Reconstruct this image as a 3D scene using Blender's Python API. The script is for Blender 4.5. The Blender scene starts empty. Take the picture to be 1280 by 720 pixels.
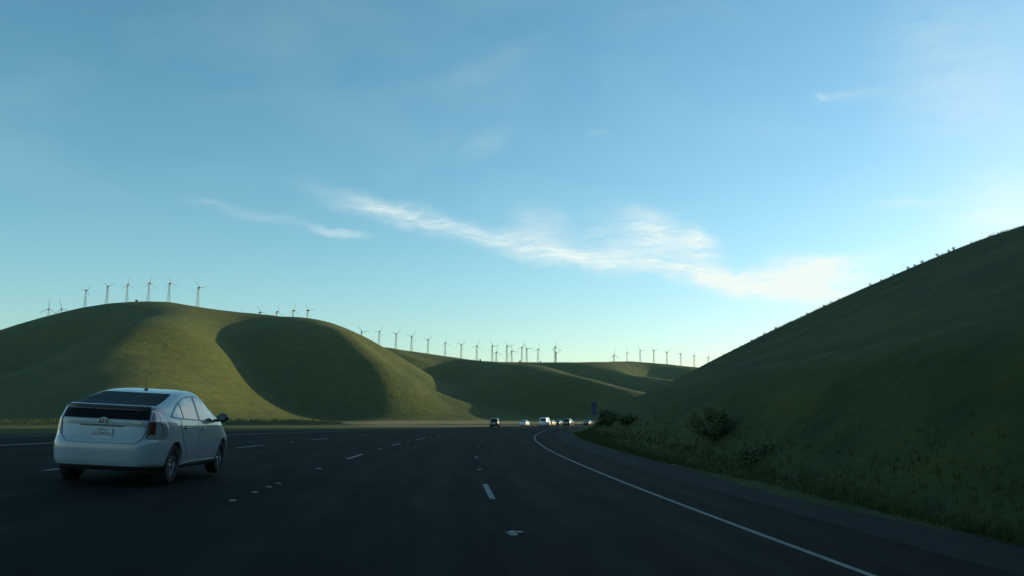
import bpy, bmesh, math, random
import numpy as np
from mathutils import Vector, Matrix
R = math.radians
scene = bpy.context.scene
C = scene.collection

# ------------------------------------------------------------------ camera
cam_d = bpy.data.cameras.new('camera'); cam = bpy.data.objects.new('camera', cam_d); C.objects.link(cam)
PITCH = math.atan((522.2 - 360) / 1108.0)
cam.location = (0, 0, 0); cam.rotation_euler = (math.pi / 2 + PITCH, 0, 0)
cam_d.sensor_width = 36; cam_d.lens = 1108 / 1280 * 36
cam_d.clip_start = 0.1; cam_d.clip_end = 20000
scene.camera = cam

# ------------------------------------------------------------------ light
SUN_AZ, SUN_EL = 62.0, 9.3
sd = Vector((math.sin(R(SUN_AZ)) * math.cos(R(SUN_EL)), math.cos(R(SUN_AZ)) * math.cos(R(SUN_EL)), math.sin(R(SUN_EL))))
sun_d = bpy.data.lights.new('sun', 'SUN'); sun = bpy.data.objects.new('sun', sun_d); C.objects.link(sun)
sun_d.energy = 4.4; sun_d.angle = R(0.5); sun_d.color = (1.0, 0.89, 0.44)
sun.rotation_euler = sd.to_track_quat('Z', 'Y').to_euler()
scene.view_settings.view_transform = 'Standard'; scene.view_settings.look = 'None'
scene.view_settings.exposure = 0.75; scene.view_settings.gamma = 1.0; scene.view_settings.use_curve_mapping = False

class NT:
    """tiny helper to write node trees"""
    def __init__(s, tree): s.t = tree; s.n = tree.nodes; s.l = tree.links
    def node(s, typ, **kw):
        n = s.n.new(typ)
        for k, v in kw.items(): setattr(n, k, v)
        return n
    def put(s, sock, v):
        if isinstance(v, bpy.types.NodeSocket): s.l.new(v, sock)
        else:
            try: sock.default_value = v
            except Exception: sock.default_value = (*v, 1.0)
    def math(s, op, a, b=0.0, clamp=False):
        n = s.node('ShaderNodeMath', operation=op, use_clamp=clamp); s.put(n.inputs[0], a); s.put(n.inputs[1], b); return n.outputs[0]
    def noise(s, vec, scale, detail=4.0, rough=0.55, dist=0.0):
        n = s.node('ShaderNodeTexNoise'); s.put(n.inputs['Vector'], vec); n.inputs['Scale'].default_value = scale
        n.inputs['Detail'].default_value = detail; n.inputs['Roughness'].default_value = rough; n.inputs['Distortion'].default_value = dist
        return n.outputs['Fac']
    def mapping(s, vec, loc=(0, 0, 0), rot=(0, 0, 0), sc=(1, 1, 1), typ='POINT'):
        n = s.node('ShaderNodeMapping', vector_type=typ); s.put(n.inputs['Vector'], vec)
        n.inputs['Location'].default_value = loc; n.inputs['Rotation'].default_value = rot; n.inputs['Scale'].default_value = sc
        return n.outputs[0]
    def rng(s, v, a, b, c=0.0, d=1.0, smooth=False):
        n = s.node('ShaderNodeMapRange'); n.interpolation_type = 'SMOOTHSTEP' if smooth else 'LINEAR'
        s.put(n.inputs[0], v)
        for i, q in enumerate((a, b, c, d)): s.put(n.inputs[i + 1], q)
        return n.outputs[0]
    def mix(s, f, a, b):
        n = s.node('ShaderNodeMix', data_type='RGBA'); s.put(n.inputs['Factor'], f)
        s.put(n.inputs[6], a if isinstance(a, bpy.types.NodeSocket) else (*a, 1.0)); s.put(n.inputs[7], b if isinstance(b, bpy.types.NodeSocket) else (*b, 1.0))
        return n.outputs[2]

# ------------------------------------------------------------------ sky with cirrus
world = bpy.data.worlds.new('World'); scene.world = world; world.use_nodes = True
W = NT(world.node_tree); W.n.clear()
sky = W.node('ShaderNodeTexSky', sky_type='NISHITA'); sky.sun_disc = False
sky.sun_elevation = R(SUN_EL); sky.sun_rotation = R(SUN_AZ)
sky.altitude = 200; sky.air_density = 1.0; sky.dust_density = 0.6; sky.ozone_density = 2.5
# film response of the sky: a little steeper than the model and turned towards cyan
t1 = W.node('ShaderNodeMix', data_type='RGBA', blend_type='MULTIPLY'); t1.inputs['Factor'].default_value = 1.0
W.put(t1.inputs[6], sky.outputs[0]); t1.inputs[7].default_value = (0.112, 0.151, 0.130, 1.0)
sc_ = W.node('ShaderNodeSeparateColor'); W.put(sc_.inputs[0], t1.outputs[2]); cc_ = W.node('ShaderNodeCombineColor')
for i_, (g_, k_) in enumerate(((1.20, 14.4), (1.00, 9.35), (1.08, 10.75))): W.put(cc_.inputs[i_], W.math('MULTIPLY', W.math('POWER', sc_.outputs[i_], g_), k_))
tc = W.node('ShaderNodeTexCoord')
sep = W.node('ShaderNodeSeparateXYZ'); W.put(sep.inputs[0], tc.outputs['Generated'])
az = W.math('ARCTAN2', sep.outputs[0], sep.outputs[1]); el = W.math('ARCSINE', sep.outputs[2])
cmb = W.node('ShaderNodeCombineXYZ'); W.put(cmb.inputs[0], az); W.put(cmb.inputs[1], el)
ae = cmb.outputs[0]                                                   # azimuth / elevation of the direction, in radians
wn = W.node('ShaderNodeTexNoise'); W.put(wn.inputs['Vector'], ae); wn.inputs['Scale'].default_value = 8; wn.inputs['Detail'].default_value = 8; wn.inputs['Roughness'].default_value = .6
wv = W.node('ShaderNodeVectorMath', operation='MULTIPLY_ADD')
W.put(wv.inputs[0], wn.outputs['Color']); wv.inputs[1].default_value = (0.05, 0.05, 0); wv.inputs[2].default_value = (-0.025, -0.025, 0)
wa = W.node('ShaderNodeVectorMath', operation='ADD'); W.put(wa.inputs[0], ae); W.put(wa.inputs[1], wv.outputs[0])
aw = wa.outputs[0]
def azel(px, py):
    x = (px - 640) / 1108.0; y = (360 - py) / 1108.0
    Y = math.cos(PITCH) - y * math.sin(PITCH); Z = math.sin(PITCH) + y * math.cos(PITCH)
    return math.atan2(x, Y), math.atan2(Z, math.hypot(x, Y))
STROKES = [ # two ends and half width of a wisp as measured in the photograph's frame, strength; they become directions in the sky
    (385, 235, 620, 300, 13, .35), (430, 250, 600, 292, 7, .35), (560, 283, 800, 335, 13, .5), (640, 305, 800, 333, 8, .3),
    (760, 322, 1090, 376, 13, .7), (850, 340, 1060, 378, 12, .5), (940, 350, 1100, 358, 22, .75), (970, 332, 1080, 345, 12, .3), (720, 290, 900, 312, 30, .38),
    (775, 275, 850, 300, 20, .28), (840, 300, 910, 325, 22, .35), (640, 270, 720, 292, 16, .28), (860, 285, 905, 300, 9, .3),
    (390, 287, 462, 300, 5, .42), (230, 250, 395, 286, 7, .13), (985, 345, 1130, 312, 9, .30), (1015, 126, 1120, 112, 6, .15), (1018, 120, 1036, 128, 4, .2),
    (1085, 262, 1190, 254, 5, .22), (725, 163, 765, 168, 3, .07), (520, 105, 690, 50, 11, .05),
    (1180, 295, 1340, 255, 40, .5), (1090, 60, 1280, 40, 50, .10), (570, 205, 640, 170, 12, .07), (1100, 160, 1300, 110, 40, .12)]
tot = None
for (x0, y0, x1, y1, w, k) in STROKES:
    a0, e0 = azel(x0, y0); a1, e1 = azel(x1, y1)
    L = math.hypot(a1 - a0, e1 - e0) / 2
    m = W.mapping(aw, ((a0 + a1) / 2, (e0 + e1) / 2, 0), (0, 0, math.atan2(e1 - e0, a1 - a0)), (L * 1.35, w / 1108 * 2.0, 1), 'TEXTURE')
    ln = W.node('ShaderNodeVectorMath', operation='LENGTH'); W.put(ln.inputs[0], m)
    v = W.rng(ln.outputs['Value'], 0.0, 1.0, k, 0.0, True)
    tot = v if tot is None else W.math('ADD', tot, v)
n1 = W.noise(W.mapping(aw, rot=(0, 0, R(14)), sc=(7, 42, 1)), 1.6, 7, .62, .8)
n2 = W.noise(W.mapping(aw, rot=(0, 0, R(-22)), sc=(10, 34, 1)), 2.2, 6, .6, .6)
n3 = W.noise(W.mapping(aw, rot=(0, 0, R(12)), sc=(2.2, 5, 1)), 1.7, 5, .55, .5)
tex = W.math('ADD', W.math('MULTIPLY', n1, .65), W.math('MULTIPLY', n2, .35))
fib = W.noise(W.mapping(aw, rot=(0, 0, R(10)), sc=(9, 90, 1)), 2.0, 8, .7, 1.2)
tex = W.math('ADD', W.math('MULTIPLY', tex, .6), W.math('MULTIPLY', fib, .4))
mod = W.rng(tex, .37, .61, .14, 1.65)
cl = W.math('MULTIPLY', tot, mod)
veil = W.math('MULTIPLY', W.rng(n3, .45, .75, 0, .07), W.rng(el, .05, .30))
cl = W.math('MINIMUM', W.math('ADD', cl, veil), 1.0)
cadd = W.node('ShaderNodeMix', data_type='RGBA'); W.put(cadd.inputs['Factor'], cl)
W.put(cadd.inputs[6], cc_.outputs[0]); CLOUD = (5.4, 5.85, 5.6, 1.0); cadd.inputs[7].default_value = CLOUD
bg = W.node('ShaderNodeBackground'); W.put(bg.inputs['Color'], cadd.outputs[2]); bg.inputs['Strength'].default_value = 0.10
wo = W.node('ShaderNodeOutputWorld'); W.l.new(bg.outputs[0], wo.inputs[0])

# ------------------------------------------------------------------ helpers
def tag(o, label=None, cat=None, group=None, kind=None):
    if label: o['label'] = label
    if cat: o['category'] = cat
    if group: o['group'] = group
    if kind: o['kind'] = kind
    return o
def empty(name, loc=(0, 0, 0)):
    o = bpy.data.objects.new(name, None); C.objects.link(o); o.location = loc; o.empty_display_size = .3; return o
def mesh_obj(name, verts, faces, mat, parent=None, smooth=False, angle=None):
    me = bpy.data.meshes.new(name); me.from_pydata([tuple(map(float, v)) for v in verts], [], [tuple(f) for f in faces]); me.update()
    if mat: me.materials.append(mat)
    if smooth:
        me.shade_smooth()
        if angle: me.set_sharp_from_angle(angle=R(angle))
    o = bpy.data.objects.new(name, me); C.objects.link(o)
    if parent: o.parent = parent
    return o
class MB:
    """collects shapes into one mesh"""
    def __init__(s): s.v = []; s.f = []
    def add(s, vs, fs):
        b = len(s.v); s.v += [tuple(v) for v in vs]; s.f += [tuple(i + b for i in f) for f in fs]; return s
    def box(s, c, d, rot=None, taper=(1, 1)):
        vs = []
        for z in (-.5, .5):
            t = taper if z > 0 else (1, 1)
            for x, y in ((-.5, -.5), (.5, -.5), (.5, .5), (-.5, .5)): vs.append(Vector((x * d[0] * t[0], y * d[1] * t[1], z * d[2])))
        if rot: vs = [rot @ v for v in vs]
        vs = [v + Vector(c) for v in vs]
        return s.add(vs, [(0, 3, 2, 1), (4, 5, 6, 7), (0, 1, 5, 4), (1, 2, 6, 5), (2, 3, 7, 6), (3, 0, 4, 7)])
    def tube(s, pts, r, n=6):
        pts = [Vector(p) for p in pts]; rs = r if hasattr(r, '__len__') else [r] * len(pts); b = len(s.v); rings = []
        for i, p in enumerate(pts):
            d = (pts[min(i + 1, len(pts) - 1)] - pts[max(i - 1, 0)]).normalized()
            u = d.orthogonal().normalized(); w = d.cross(u)
            rings.append([p + (u * math.cos(2 * math.pi * k / n) + w * math.sin(2 * math.pi * k / n)) * rs[i] for k in range(n)])
        vs = [v for rg in rings for v in rg]; fs = []
        for i in range(len(pts) - 1):
            for k in range(n): fs.append((i * n + k, i * n + (k + 1) % n, (i + 1) * n + (k + 1) % n, (i + 1) * n + k))
        fs.append(tuple(range(n - 1, -1, -1))); fs.append(tuple((len(pts) - 1) * n + k for k in range(n)))
        return s.add(vs, fs)
    def lathe(s, prof, axis='x', n=32, c=(0, 0, 0)):
        """profile of (along, radius), closed when first == last"""
        vs = []; m = len(prof)
        for k in range(n):
            a = 2 * math.pi * k / n
            for (h, r) in prof:
                p = (h, r * math.cos(a), r * math.sin(a)) if axis == 'x' else (r * math.cos(a), r * math.sin(a), h) if axis == 'z' else (r * math.cos(a), h, r * math.sin(a))
                vs.append((p[0] + c[0], p[1] + c[1], p[2] + c[2]))
        fs = []
        for k in range(n):
            for j in range(m - 1): fs.append((k * m + j, k * m + j + 1, ((k + 1) % n) * m + j + 1, ((k + 1) % n) * m + j))
        return s.add(vs, fs)
    def build(s, name, mat, parent=None, smooth=False, angle=None): return mesh_obj(name, s.v, s.f, mat, parent, smooth, angle)

def material(name):
    m = bpy.data.materials.new(name); m.use_nodes = True; t = NT(m.node_tree); b = m.node_tree.nodes['Principled BSDF']; return m, t, b
def plain(name, col, rough=.5, metal=0.0, coat=0.0, var=.12, scale=6.0, spec=.5, rv=.05):
    m, t, b = material(name)
    tcn = t.node('ShaderNodeTexCoord'); n = t.noise(tcn.outputs['Object'], scale, 5)
    f = t.rng(n, .3, .7)
    t.put(b.inputs['Base Color'], t.mix(f, [c * (1 - var) for c in col], [min(1, c * (1 + var)) for c in col]))
    t.put(b.inputs['Roughness'], t.rng(n, .3, .7, max(.02, rough - rv), min(1, rough + rv)))
    b.inputs['Metallic'].default_value = metal; b.inputs['Coat Weight'].default_value = coat; b.inputs['Coat Roughness'].default_value = .04
    b.inputs['Specular IOR Level'].default_value = spec
    return m
def bump(t, b, h, strength, dist):
    n = t.node('ShaderNodeBump'); n.inputs['Strength'].default_value = strength; n.inputs['Distance'].default_value = dist
    t.put(n.inputs['Height'], h); t.l.new(n.outputs[0], b.inputs['Normal'])

M = {}
# grass of the hills: short spring grass, yellow-green and darker patches, faint cattle terraces
m, t, b = material('hill_grass'); pos = t.node('ShaderNodeNewGeometry').outputs['Position']
na = t.noise(pos, .012, 6, .6, .4); nb = t.noise(pos, .35, 6, .65); nc = t.noise(t.mapping(pos, sc=(1, 1, 3)), 2.2, 5, .7)
nd = t.noise(t.mapping(pos, sc=(1, 1, 2.5)), .085, 7, .62, .6)
f = t.math('ADD', t.math('MULTIPLY', na, .35), t.math('ADD', t.math('MULTIPLY', nb, .35), t.math('MULTIPLY', nd, .3)))
col = t.mix(t.rng(f, .40, .60), (.028, .041, .012), (.074, .078, .013))
terr = t.node('ShaderNodeTexWave', wave_type='BANDS', bands_direction='Z'); t.put(terr.inputs['Vector'], pos)
terr.inputs['Scale'].default_value = .055; terr.inputs['Distortion'].default_value = 7; terr.inputs['Detail'].default_value = 3; terr.inputs['Detail Scale'].default_value = .12
path_f = t.math('MULTIPLY', t.rng(terr.outputs['Fac'], .93, 1.0), t.rng(na, .45, .6))
col = t.mix(t.math('MULTIPLY', path_f, .75), col, (.030, .030, .013))
np_ = t.noise(t.mapping(pos, sc=(1, 1, 1.6)), .03, 5, .7, 1.2); col = t.mix(t.math('MULTIPLY', t.rng(np_, .52, .62), .38), col, (.082, .076, .020))
col = t.mix(t.math('MULTIPLY', t.rng(nc, .45, .75), .45), col, (.024, .037, .013))
# dry grass and gravel on the flat valley floor
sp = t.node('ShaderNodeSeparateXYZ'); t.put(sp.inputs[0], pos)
flat = t.math('MULTIPLY', t.rng(sp.outputs[2], -1.2, -2.4), t.math('MULTIPLY', t.rng(sp.outputs[1], 170, 215), t.rng(t.math('DIVIDE', sp.outputs[0], sp.outputs[1]), -.20, -.15)))  # tan stops at left so the darker grass stands in for shade
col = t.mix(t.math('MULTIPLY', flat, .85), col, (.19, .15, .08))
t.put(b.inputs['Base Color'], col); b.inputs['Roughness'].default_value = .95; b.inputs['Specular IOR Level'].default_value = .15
bump(t, b, t.math('ADD', t.math('MULTIPLY', nd, 2.2), t.math('ADD', t.math('MULTIPLY', nb, .9), t.math('MULTIPLY', nc, .15))), .8, .7); M['grass'] = m
# asphalt; the UV map holds (distance along the road, offset across it) in metres
m, t, b = material('asphalt'); uv = t.node('ShaderNodeUVMap').outputs[0]
su = t.node('ShaderNodeSeparateXYZ'); t.put(su.inputs[0], uv)
fine = t.noise(uv, 38, 3, .7); mid = t.noise(t.mapping(uv, sc=(.18, 1, 1)), 1.7, 6, .6); big = t.noise(t.mapping(uv, sc=(.05, .35, 1)), 1.0, 4)
lane = t.math('ABSOLUTE', t.math('SUBTRACT', t.math('MODULO', t.math('ADD', su.outputs[1], 44.244 - 5.064), 4.0222), 2.011))
wheel = t.rng(t.math('ABSOLUTE', t.math('SUBTRACT', lane, .92)), .15, .5, 1, 0, True)
col = t.mix(t.rng(t.math('ADD', t.math('MULTIPLY', mid, .5), t.math('MULTIPLY', big, .5)), .35, .65), (.0045, .0047, .0044), (.0115, .0117, .0110))
col = t.mix(t.math('MULTIPLY', wheel, .5), col, (.0165, .0168, .0165))
col = t.mix(t.math('MULTIPLY', t.rng(fine, .58, .75), .5), col, (.032, .032, .031))
ck = t.node('ShaderNodeTexVoronoi', feature='DISTANCE_TO_EDGE'); t.put(ck.inputs['Vector'], t.mapping(uv, sc=(.12, .35, 1))); ck.inputs['Scale'].default_value = 1.0
crack = t.math('MULTIPLY', t.rng(ck.outputs['Distance'], .004, .012, 1, 0), t.rng(big, .42, .55))
joint = t.rng(t.math('ABSOLUTE', t.math('ADD', t.math('SUBTRACT', su.outputs[1], .70), t.math('MULTIPLY', t.math('SUBTRACT', mid, .5), .12))), .015, .05, 1, 0)
col = t.mix(t.math('MAXIMUM', t.math('MULTIPLY', crack, .6), t.math('MULTIPLY', joint, .8)), col, (.006, .006, .006))
t.put(b.inputs['Base Color'], col); t.put(b.inputs['Roughness'], t.rng(mid, .3, .7, .75, .92)); b.inputs['Specular IOR Level'].default_value = .04
bump(t, b, fine, .35, .01); M['asphalt'] = m
# packed dirt and gravel shoulder
m, t, b = material('gravel'); uv = t.node('ShaderNodeUVMap').outputs[0]
fine = t.noise(uv, 22, 5, .75); mid = t.noise(t.mapping(uv, sc=(.3, 1, 1)), 1.3, 6, .65)
col = t.mix(t.rng(mid, .35, .65), (.010, .010, .009), (.021, .020, .018)); col = t.mix(t.math('MULTIPLY', t.rng(fine, .55, .75), .6), col, (.05, .047, .042))
t.put(b.inputs['Base Color'], col); b.inputs['Roughness'].default_value = .95; b.inputs['Specular IOR Level'].default_value = .2; bump(t, b, fine, .8, .03); M['gravel'] = m
# worn road paint
m, t, b = material('road_paint'); uv = t.node('ShaderNodeUVMap').outputs[0]
w1 = t.noise(t.mapping(uv, sc=(.6, 2, 1)), 6, 7, .75); w2 = t.noise(uv, 60, 3, .7)
wear = t.math('ADD', t.math('MULTIPLY', w1, .7), t.math('MULTIPLY', w2, .3))
t.put(b.inputs['Base Color'], t.mix(t.rng(wear, .46, .64), (.155, .16, .155), (.016, .016, .016))); b.inputs['Roughness'].default_value = .7; M['paint'] = m
M['white_car'] = plain('white_car_paint', (.335, .375, .39), .30, 0, .7, .02, 3, .5, .01)
M['black_trim'] = plain('black_trim', (.010, .010, .011), .35, 0, .2)
M['rubber'] = plain('tyre_rubber', (.014, .014, .014), .85)
M['alloy'] = plain('alloy_rim', (.36, .37, .38), .35, .8)
M['chrome'] = plain('chrome', (.6, .6, .6), .12, 1.0)
M['dark_glass'] = plain('dark_glass', (.010, .012, .014), .08, 0, 0, .05, 4, .22)
M['dark_glass'].node_tree.nodes['Principled BSDF'].inputs['IOR'].default_value = 1.22
M['tailgate_glass'] = plain('tailgate_glass', (.008, .010, .012), .42, 0, 0, .05, 4, .2)
M['tailgate_glass'].node_tree.nodes['Principled BSDF'].inputs['IOR'].default_value = 1.15
M['side_glass'] = plain('side_glass', (.06, .07, .075), .05, 0, .6, .05, 4, .9)
M['lamp_red'] = plain('tail_lamp_red', (.09, .016, .017), .15, 0, 1.0)
M['lamp_clear'] = plain('tail_lamp_clear', (.30, .31, .32), .12, .2, 1.0)
M['plate'] = plain('number_plate', (.55, .55, .53), .5)
M['plate_blue'] = plain('plate_characters', (.02, .03, .10), .5)
M['badge_blue'] = plain('badge_blue', (.008, .02, .06), .2, 0, .5)
M['steel'] = plain('turbine_steel', (.10, .103, .106), .6, .0, 0, .2, 1.0)
M['blade'] = plain('turbine_blade', (.11, .115, .115), .5, 0, 0, .1, 1.0)
M['sign_blue'] = plain('sign_blue', (.006, .014, .06), .45)
M['sign_white'] = plain('sign_white', (.06, .07, .10), .5)
M['ceramic'] = plain('marker_ceramic', (.18, .18, .165), .5, 0, 0, .3, 30)
# ------------------------------------------------------------------ road line (s along, o to the right)
KS = 1.10
LINES = [KS * q for q in (4.604, 0.948, -2.709, -6.365, -10.022)]     # offsets of the five painted lines
def road_path():
    s = np.arange(0, 421.0); t = s / 100
    th = -0.09426 + np.concatenate([[0], np.cumsum((0.16097 + 0.01277 * t - 0.07881 * t * t)[:-1]) / 100])
    tgt = np.interp(s, [110, 150, 185, 220, 270, 420], [th[110], .12, .19, .24, .30, .42])
    th = np.where(s > 110, tgt, th)
    th = np.where(s > 110, np.convolve(np.pad(th, 8, mode='edge'), np.ones(17) / 17, 'valid'), th)
    x = np.concatenate([[0], np.cumsum(np.sin(th[:-1]))]); y = np.concatenate([[0], np.cumsum(np.cos(th[:-1]))])
    g = np.interp(s, [0, 103, 116, 150, 170, 230, 260, 420], [0, -.0082, 0, .001, -.001, -.005, -.001, -.001])
    z = np.concatenate([[0], np.cumsum(g[:-1])]) - 1.297
    sl = np.clip(.0779 - .0437 * t, 0, 1)
    sb = np.arange(-120.0, 0); tb = -0.09426 + sb * .0016
    xb = -np.cumsum(np.sin(tb[::-1]))[::-1]; yb = -np.cumsum(np.cos(tb[::-1]))[::-1]
    out = [np.concatenate(q) for q in ((sb, s), (xb, x), (yb, y), (tb, th), (np.full(120, -1.297), z), (np.full(120, .0779), sl))]
    return [q * KS if i in (0, 1, 2, 4) else q for i, q in enumerate(out)]
S, PX, PY, TH, PZ, SL = road_path()
O_LEFT, O_TOE = -14.4, 10.2
def road_pt(s, o, dz=0.0):
    x, y, th, z, sl = [np.interp(s, S, q) for q in (PX, PY, TH, PZ, SL)]
    return x + o * np.cos(th), y - o * np.sin(th), z - sl * np.clip(o, O_LEFT, O_TOE) + dz
def to_road(x, y):
    x = np.asarray(x, float).ravel(); y = np.asarray(y, float).ravel(); so = np.zeros(len(x)); oo = np.zeros(len(x))
    for i in range(0, len(x), 4000):
        q = slice(i, i + 4000); d2 = (x[q, None] - PX) ** 2 + (y[q, None] - PY) ** 2; j = d2.argmin(1)
        dx, dy = x[q] - PX[j], y[q] - PY[j]; th = TH[j]
        so[q] = S[j] + dx * np.sin(th) + dy * np.cos(th); oo[q] = dx * np.cos(th) - dy * np.sin(th)
        far = (np.abs(so[q] - S[j]) > 3); o2 = np.where(oo[q] >= 0, 1, -1) * np.sqrt(d2[np.arange(len(j)), j])
        oo[q] = np.where(far, o2, oo[q]); so[q] = np.clip(so[q], S[0], S[-1])
    return so, oo
def sstep(a, b, v):
    t = np.clip((v - a) / (b - a), 0, 1); return t * t * (3 - 2 * t)
BASE = -2.6
def at(px, py, d):
    """point at depth y = d in the direction measured in the photograph (used to lay out the land)"""
    cx = (px - 640) / 1108.0; cy = (360 - py) / 1108.0
    Y = math.cos(PITCH) - cy * math.sin(PITCH); Z = math.sin(PITCH) + cy * math.cos(PITCH)
    return (cx / Y * d, d, Z / Y * d)

# ------------------------------------------------------------------ hills: ridges with a bell-shaped cross-section, (direction x, direction y, depth, width left, width right)
RIDGES = [
    [(-139.64, 504.14, 771.87, 217.49, 275.88), (-59.637, 474.3, 799.65, 210.28, 261.99), (0.29718, 441.31, 809.39, 196.59, 238.02), (53.48, 413.3, 810.24, 214.91, 270.31), (122.51, 400.68, 778.01, 239.8, 253.29), (147.37, 383.09, 803.9, 197.26, 258.18), (189.13, 379.68, 815.88, 173.27, 328.07), (309.1, 392.28, 849.88, 270.74, 211.57), (376.79, 399.59, 782.35, 213.86, 145.13), (372.66, 410.12, 781.33, 183.94, 109.68)],
    [(447.56, 433.23, 887.66, 200.45, 154.44), (488.99, 437.15, 938.4, 207.6, 235.3), (542.21, 445.29, 942.34, 218.32, 213.97), (587.37, 450.4, 1006.3, 193.48, 198.18), (642.54, 452.29, 1064.7, 202.36, 194.78), (733.59, 452.66, 1016.2, 183.25, 187.44), (788.55, 451.52, 1102.3, 197.98, 156.77), (880, 460.64, 1051, 179.59, 213.78), (968.89, 480.84, 1068.4, 170.55, 190.47), (1043.1, 490.96, 1107.9, 210.32, 211.95)],
    [(215.34, 383.4, 844.87, 137.81, 137.58), (201.55, 398.27, 616.33, 112.91, 135.55), (185.09, 443.57, 557.05, 118.58, 197.44), (176.19, 485.96, 422.47, 14.36, 68.333)],
    [(369.88, 405.78, 810.89, 135.78, 41.367), (417.15, 406.27, 709.02, 100.22, 85.354), (434.71, 440.35, 661.5, 109.37, 64.424), (504.89, 498.97, 661.6, 136.44, 91.926)],
    [(583.83, 449.46, 898.77, 128.13, 48.162), (655.64, 454.31, 825.14, 150.03, 136.77), (736.76, 479.93, 708.76, 141.53, 4.8079), (835.37, 503.5, 653.76, 175.33, 76.031), (899.11, 518.88, 611.83, 149.76, 70.648)],
    [(743.1, 465.82, 1153.4, 67.614, 51.34), (775.61, 465.83, 958.87, 78.117, 68.774), (855.49, 475.9, 807.62, 94.301, 61.813), (963.09, 502.43, 724.32, 85.315, 105.18)],
    [(471.08, 437.54, 931.07, 54.796, 65.906), (511.78, 443.32, 861.44, 50.43, 48.455), (532.03, 450.9, 877.35, 40.639, 58.242)]]
def noise2(x, y, sc, seed):
    r = np.random.RandomState(seed); h = np.zeros_like(x)
    for i in range(6):
        a = r.uniform(0, 2 * np.pi); l = sc * r.uniform(.7, 1.5); h += np.sin((x * np.cos(a) + y * np.sin(a)) / l * 2 * np.pi + r.uniform(0, 6.28))
    return h / 6
def hills(GX, GY, dens=14, K=5.0):
    wx = GX + 6 * noise2(GX, GY, 170, 1); wy = GY + 6 * noise2(GX, GY, 190, 2); hs = []
    for r in RIDGES:
        p = np.array([at(*q[:3]) for q in r]); n = len(p); q = np.linspace(0, n - 1, (n - 1) * dens + 1); I = np.arange(n)
        qx, qy, qz, ql, qr = [np.interp(q, I, v) for v in (p[:, 0], p[:, 1], p[:, 2] - BASE, np.array(r)[:, 3], np.array(r)[:, 4])]
        qz = np.maximum(qz, 0); hm = np.zeros_like(wx)
        for i in range(len(q) - 1):
            ax, ay, bx, by = qx[i], qy[i], qx[i + 1], qy[i + 1]; dx, dy = bx - ax, by - ay
            t = np.clip(((wx - ax) * dx + (wy - ay) * dy) / (dx * dx + dy * dy), 0, 1)
            ex, ey = wx - ax - t * dx, wy - ay - t * dy; d = np.sqrt(ex * ex + ey * ey)
            w = np.where(dx * ey - dy * ex > 0, ql[i] + (ql[i + 1] - ql[i]) * t, qr[i] + (qr[i + 1] - qr[i]) * t)
            hm = np.maximum(hm, (qz[i] + (qz[i + 1] - qz[i]) * t) * (.5 + .5 * np.cos(np.pi * np.clip(d / w, 0, 1))))
        hs.append(hm)
    hs = np.array(hs); mx = hs.max(0)
    return mx + K * np.log(np.exp((hs - mx) / K).sum(0)) - K * np.log(len(hs)) * np.exp(-mx / 12)
HX = np.arange(-900, 640, 5.0); HY = np.arange(345, 1400, 5.0)
HGX, HGY = np.meshgrid(HX, HY)
def gblur(A, n):
    k = np.exp(-np.linspace(-2, 2, 2 * n + 1) ** 2 / 2 * 1.2); k /= k.sum(); A = np.pad(A, n, mode='edge')
    A = sum(k[i] * A[i:i + A.shape[0] - 2 * n] for i in range(2 * n + 1))
    return sum(k[i] * A[:, i:i + A.shape[1] - 2 * n] for i in range(2 * n + 1))
HZ = gblur(hills(HGX, HGY), 4) + .5 * noise2(HGX, HGY, 60, 5) * sstep(0, 8, hills(HGX, HGY, 3)) + .25 * noise2(HGX, HGY, 22, 6)
HZ *= sstep(345, 400, HGY)
def bil(A, gx, gy, x, y):
    i = np.clip((x - gx[0]) / (gx[1] - gx[0]), 0, len(gx) - 1.001); j = np.clip((y - gy[0]) / (gy[1] - gy[0]), 0, len(gy) - 1.001)
    i0 = i.astype(int); j0 = j.astype(int); fi = i - i0; fj = j - j0
    return A[j0, i0] * (1 - fi) * (1 - fj) + A[j0, i0 + 1] * fi * (1 - fj) + A[j0 + 1, i0] * (1 - fi) * fj + A[j0 + 1, i0 + 1] * fi * fj
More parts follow.
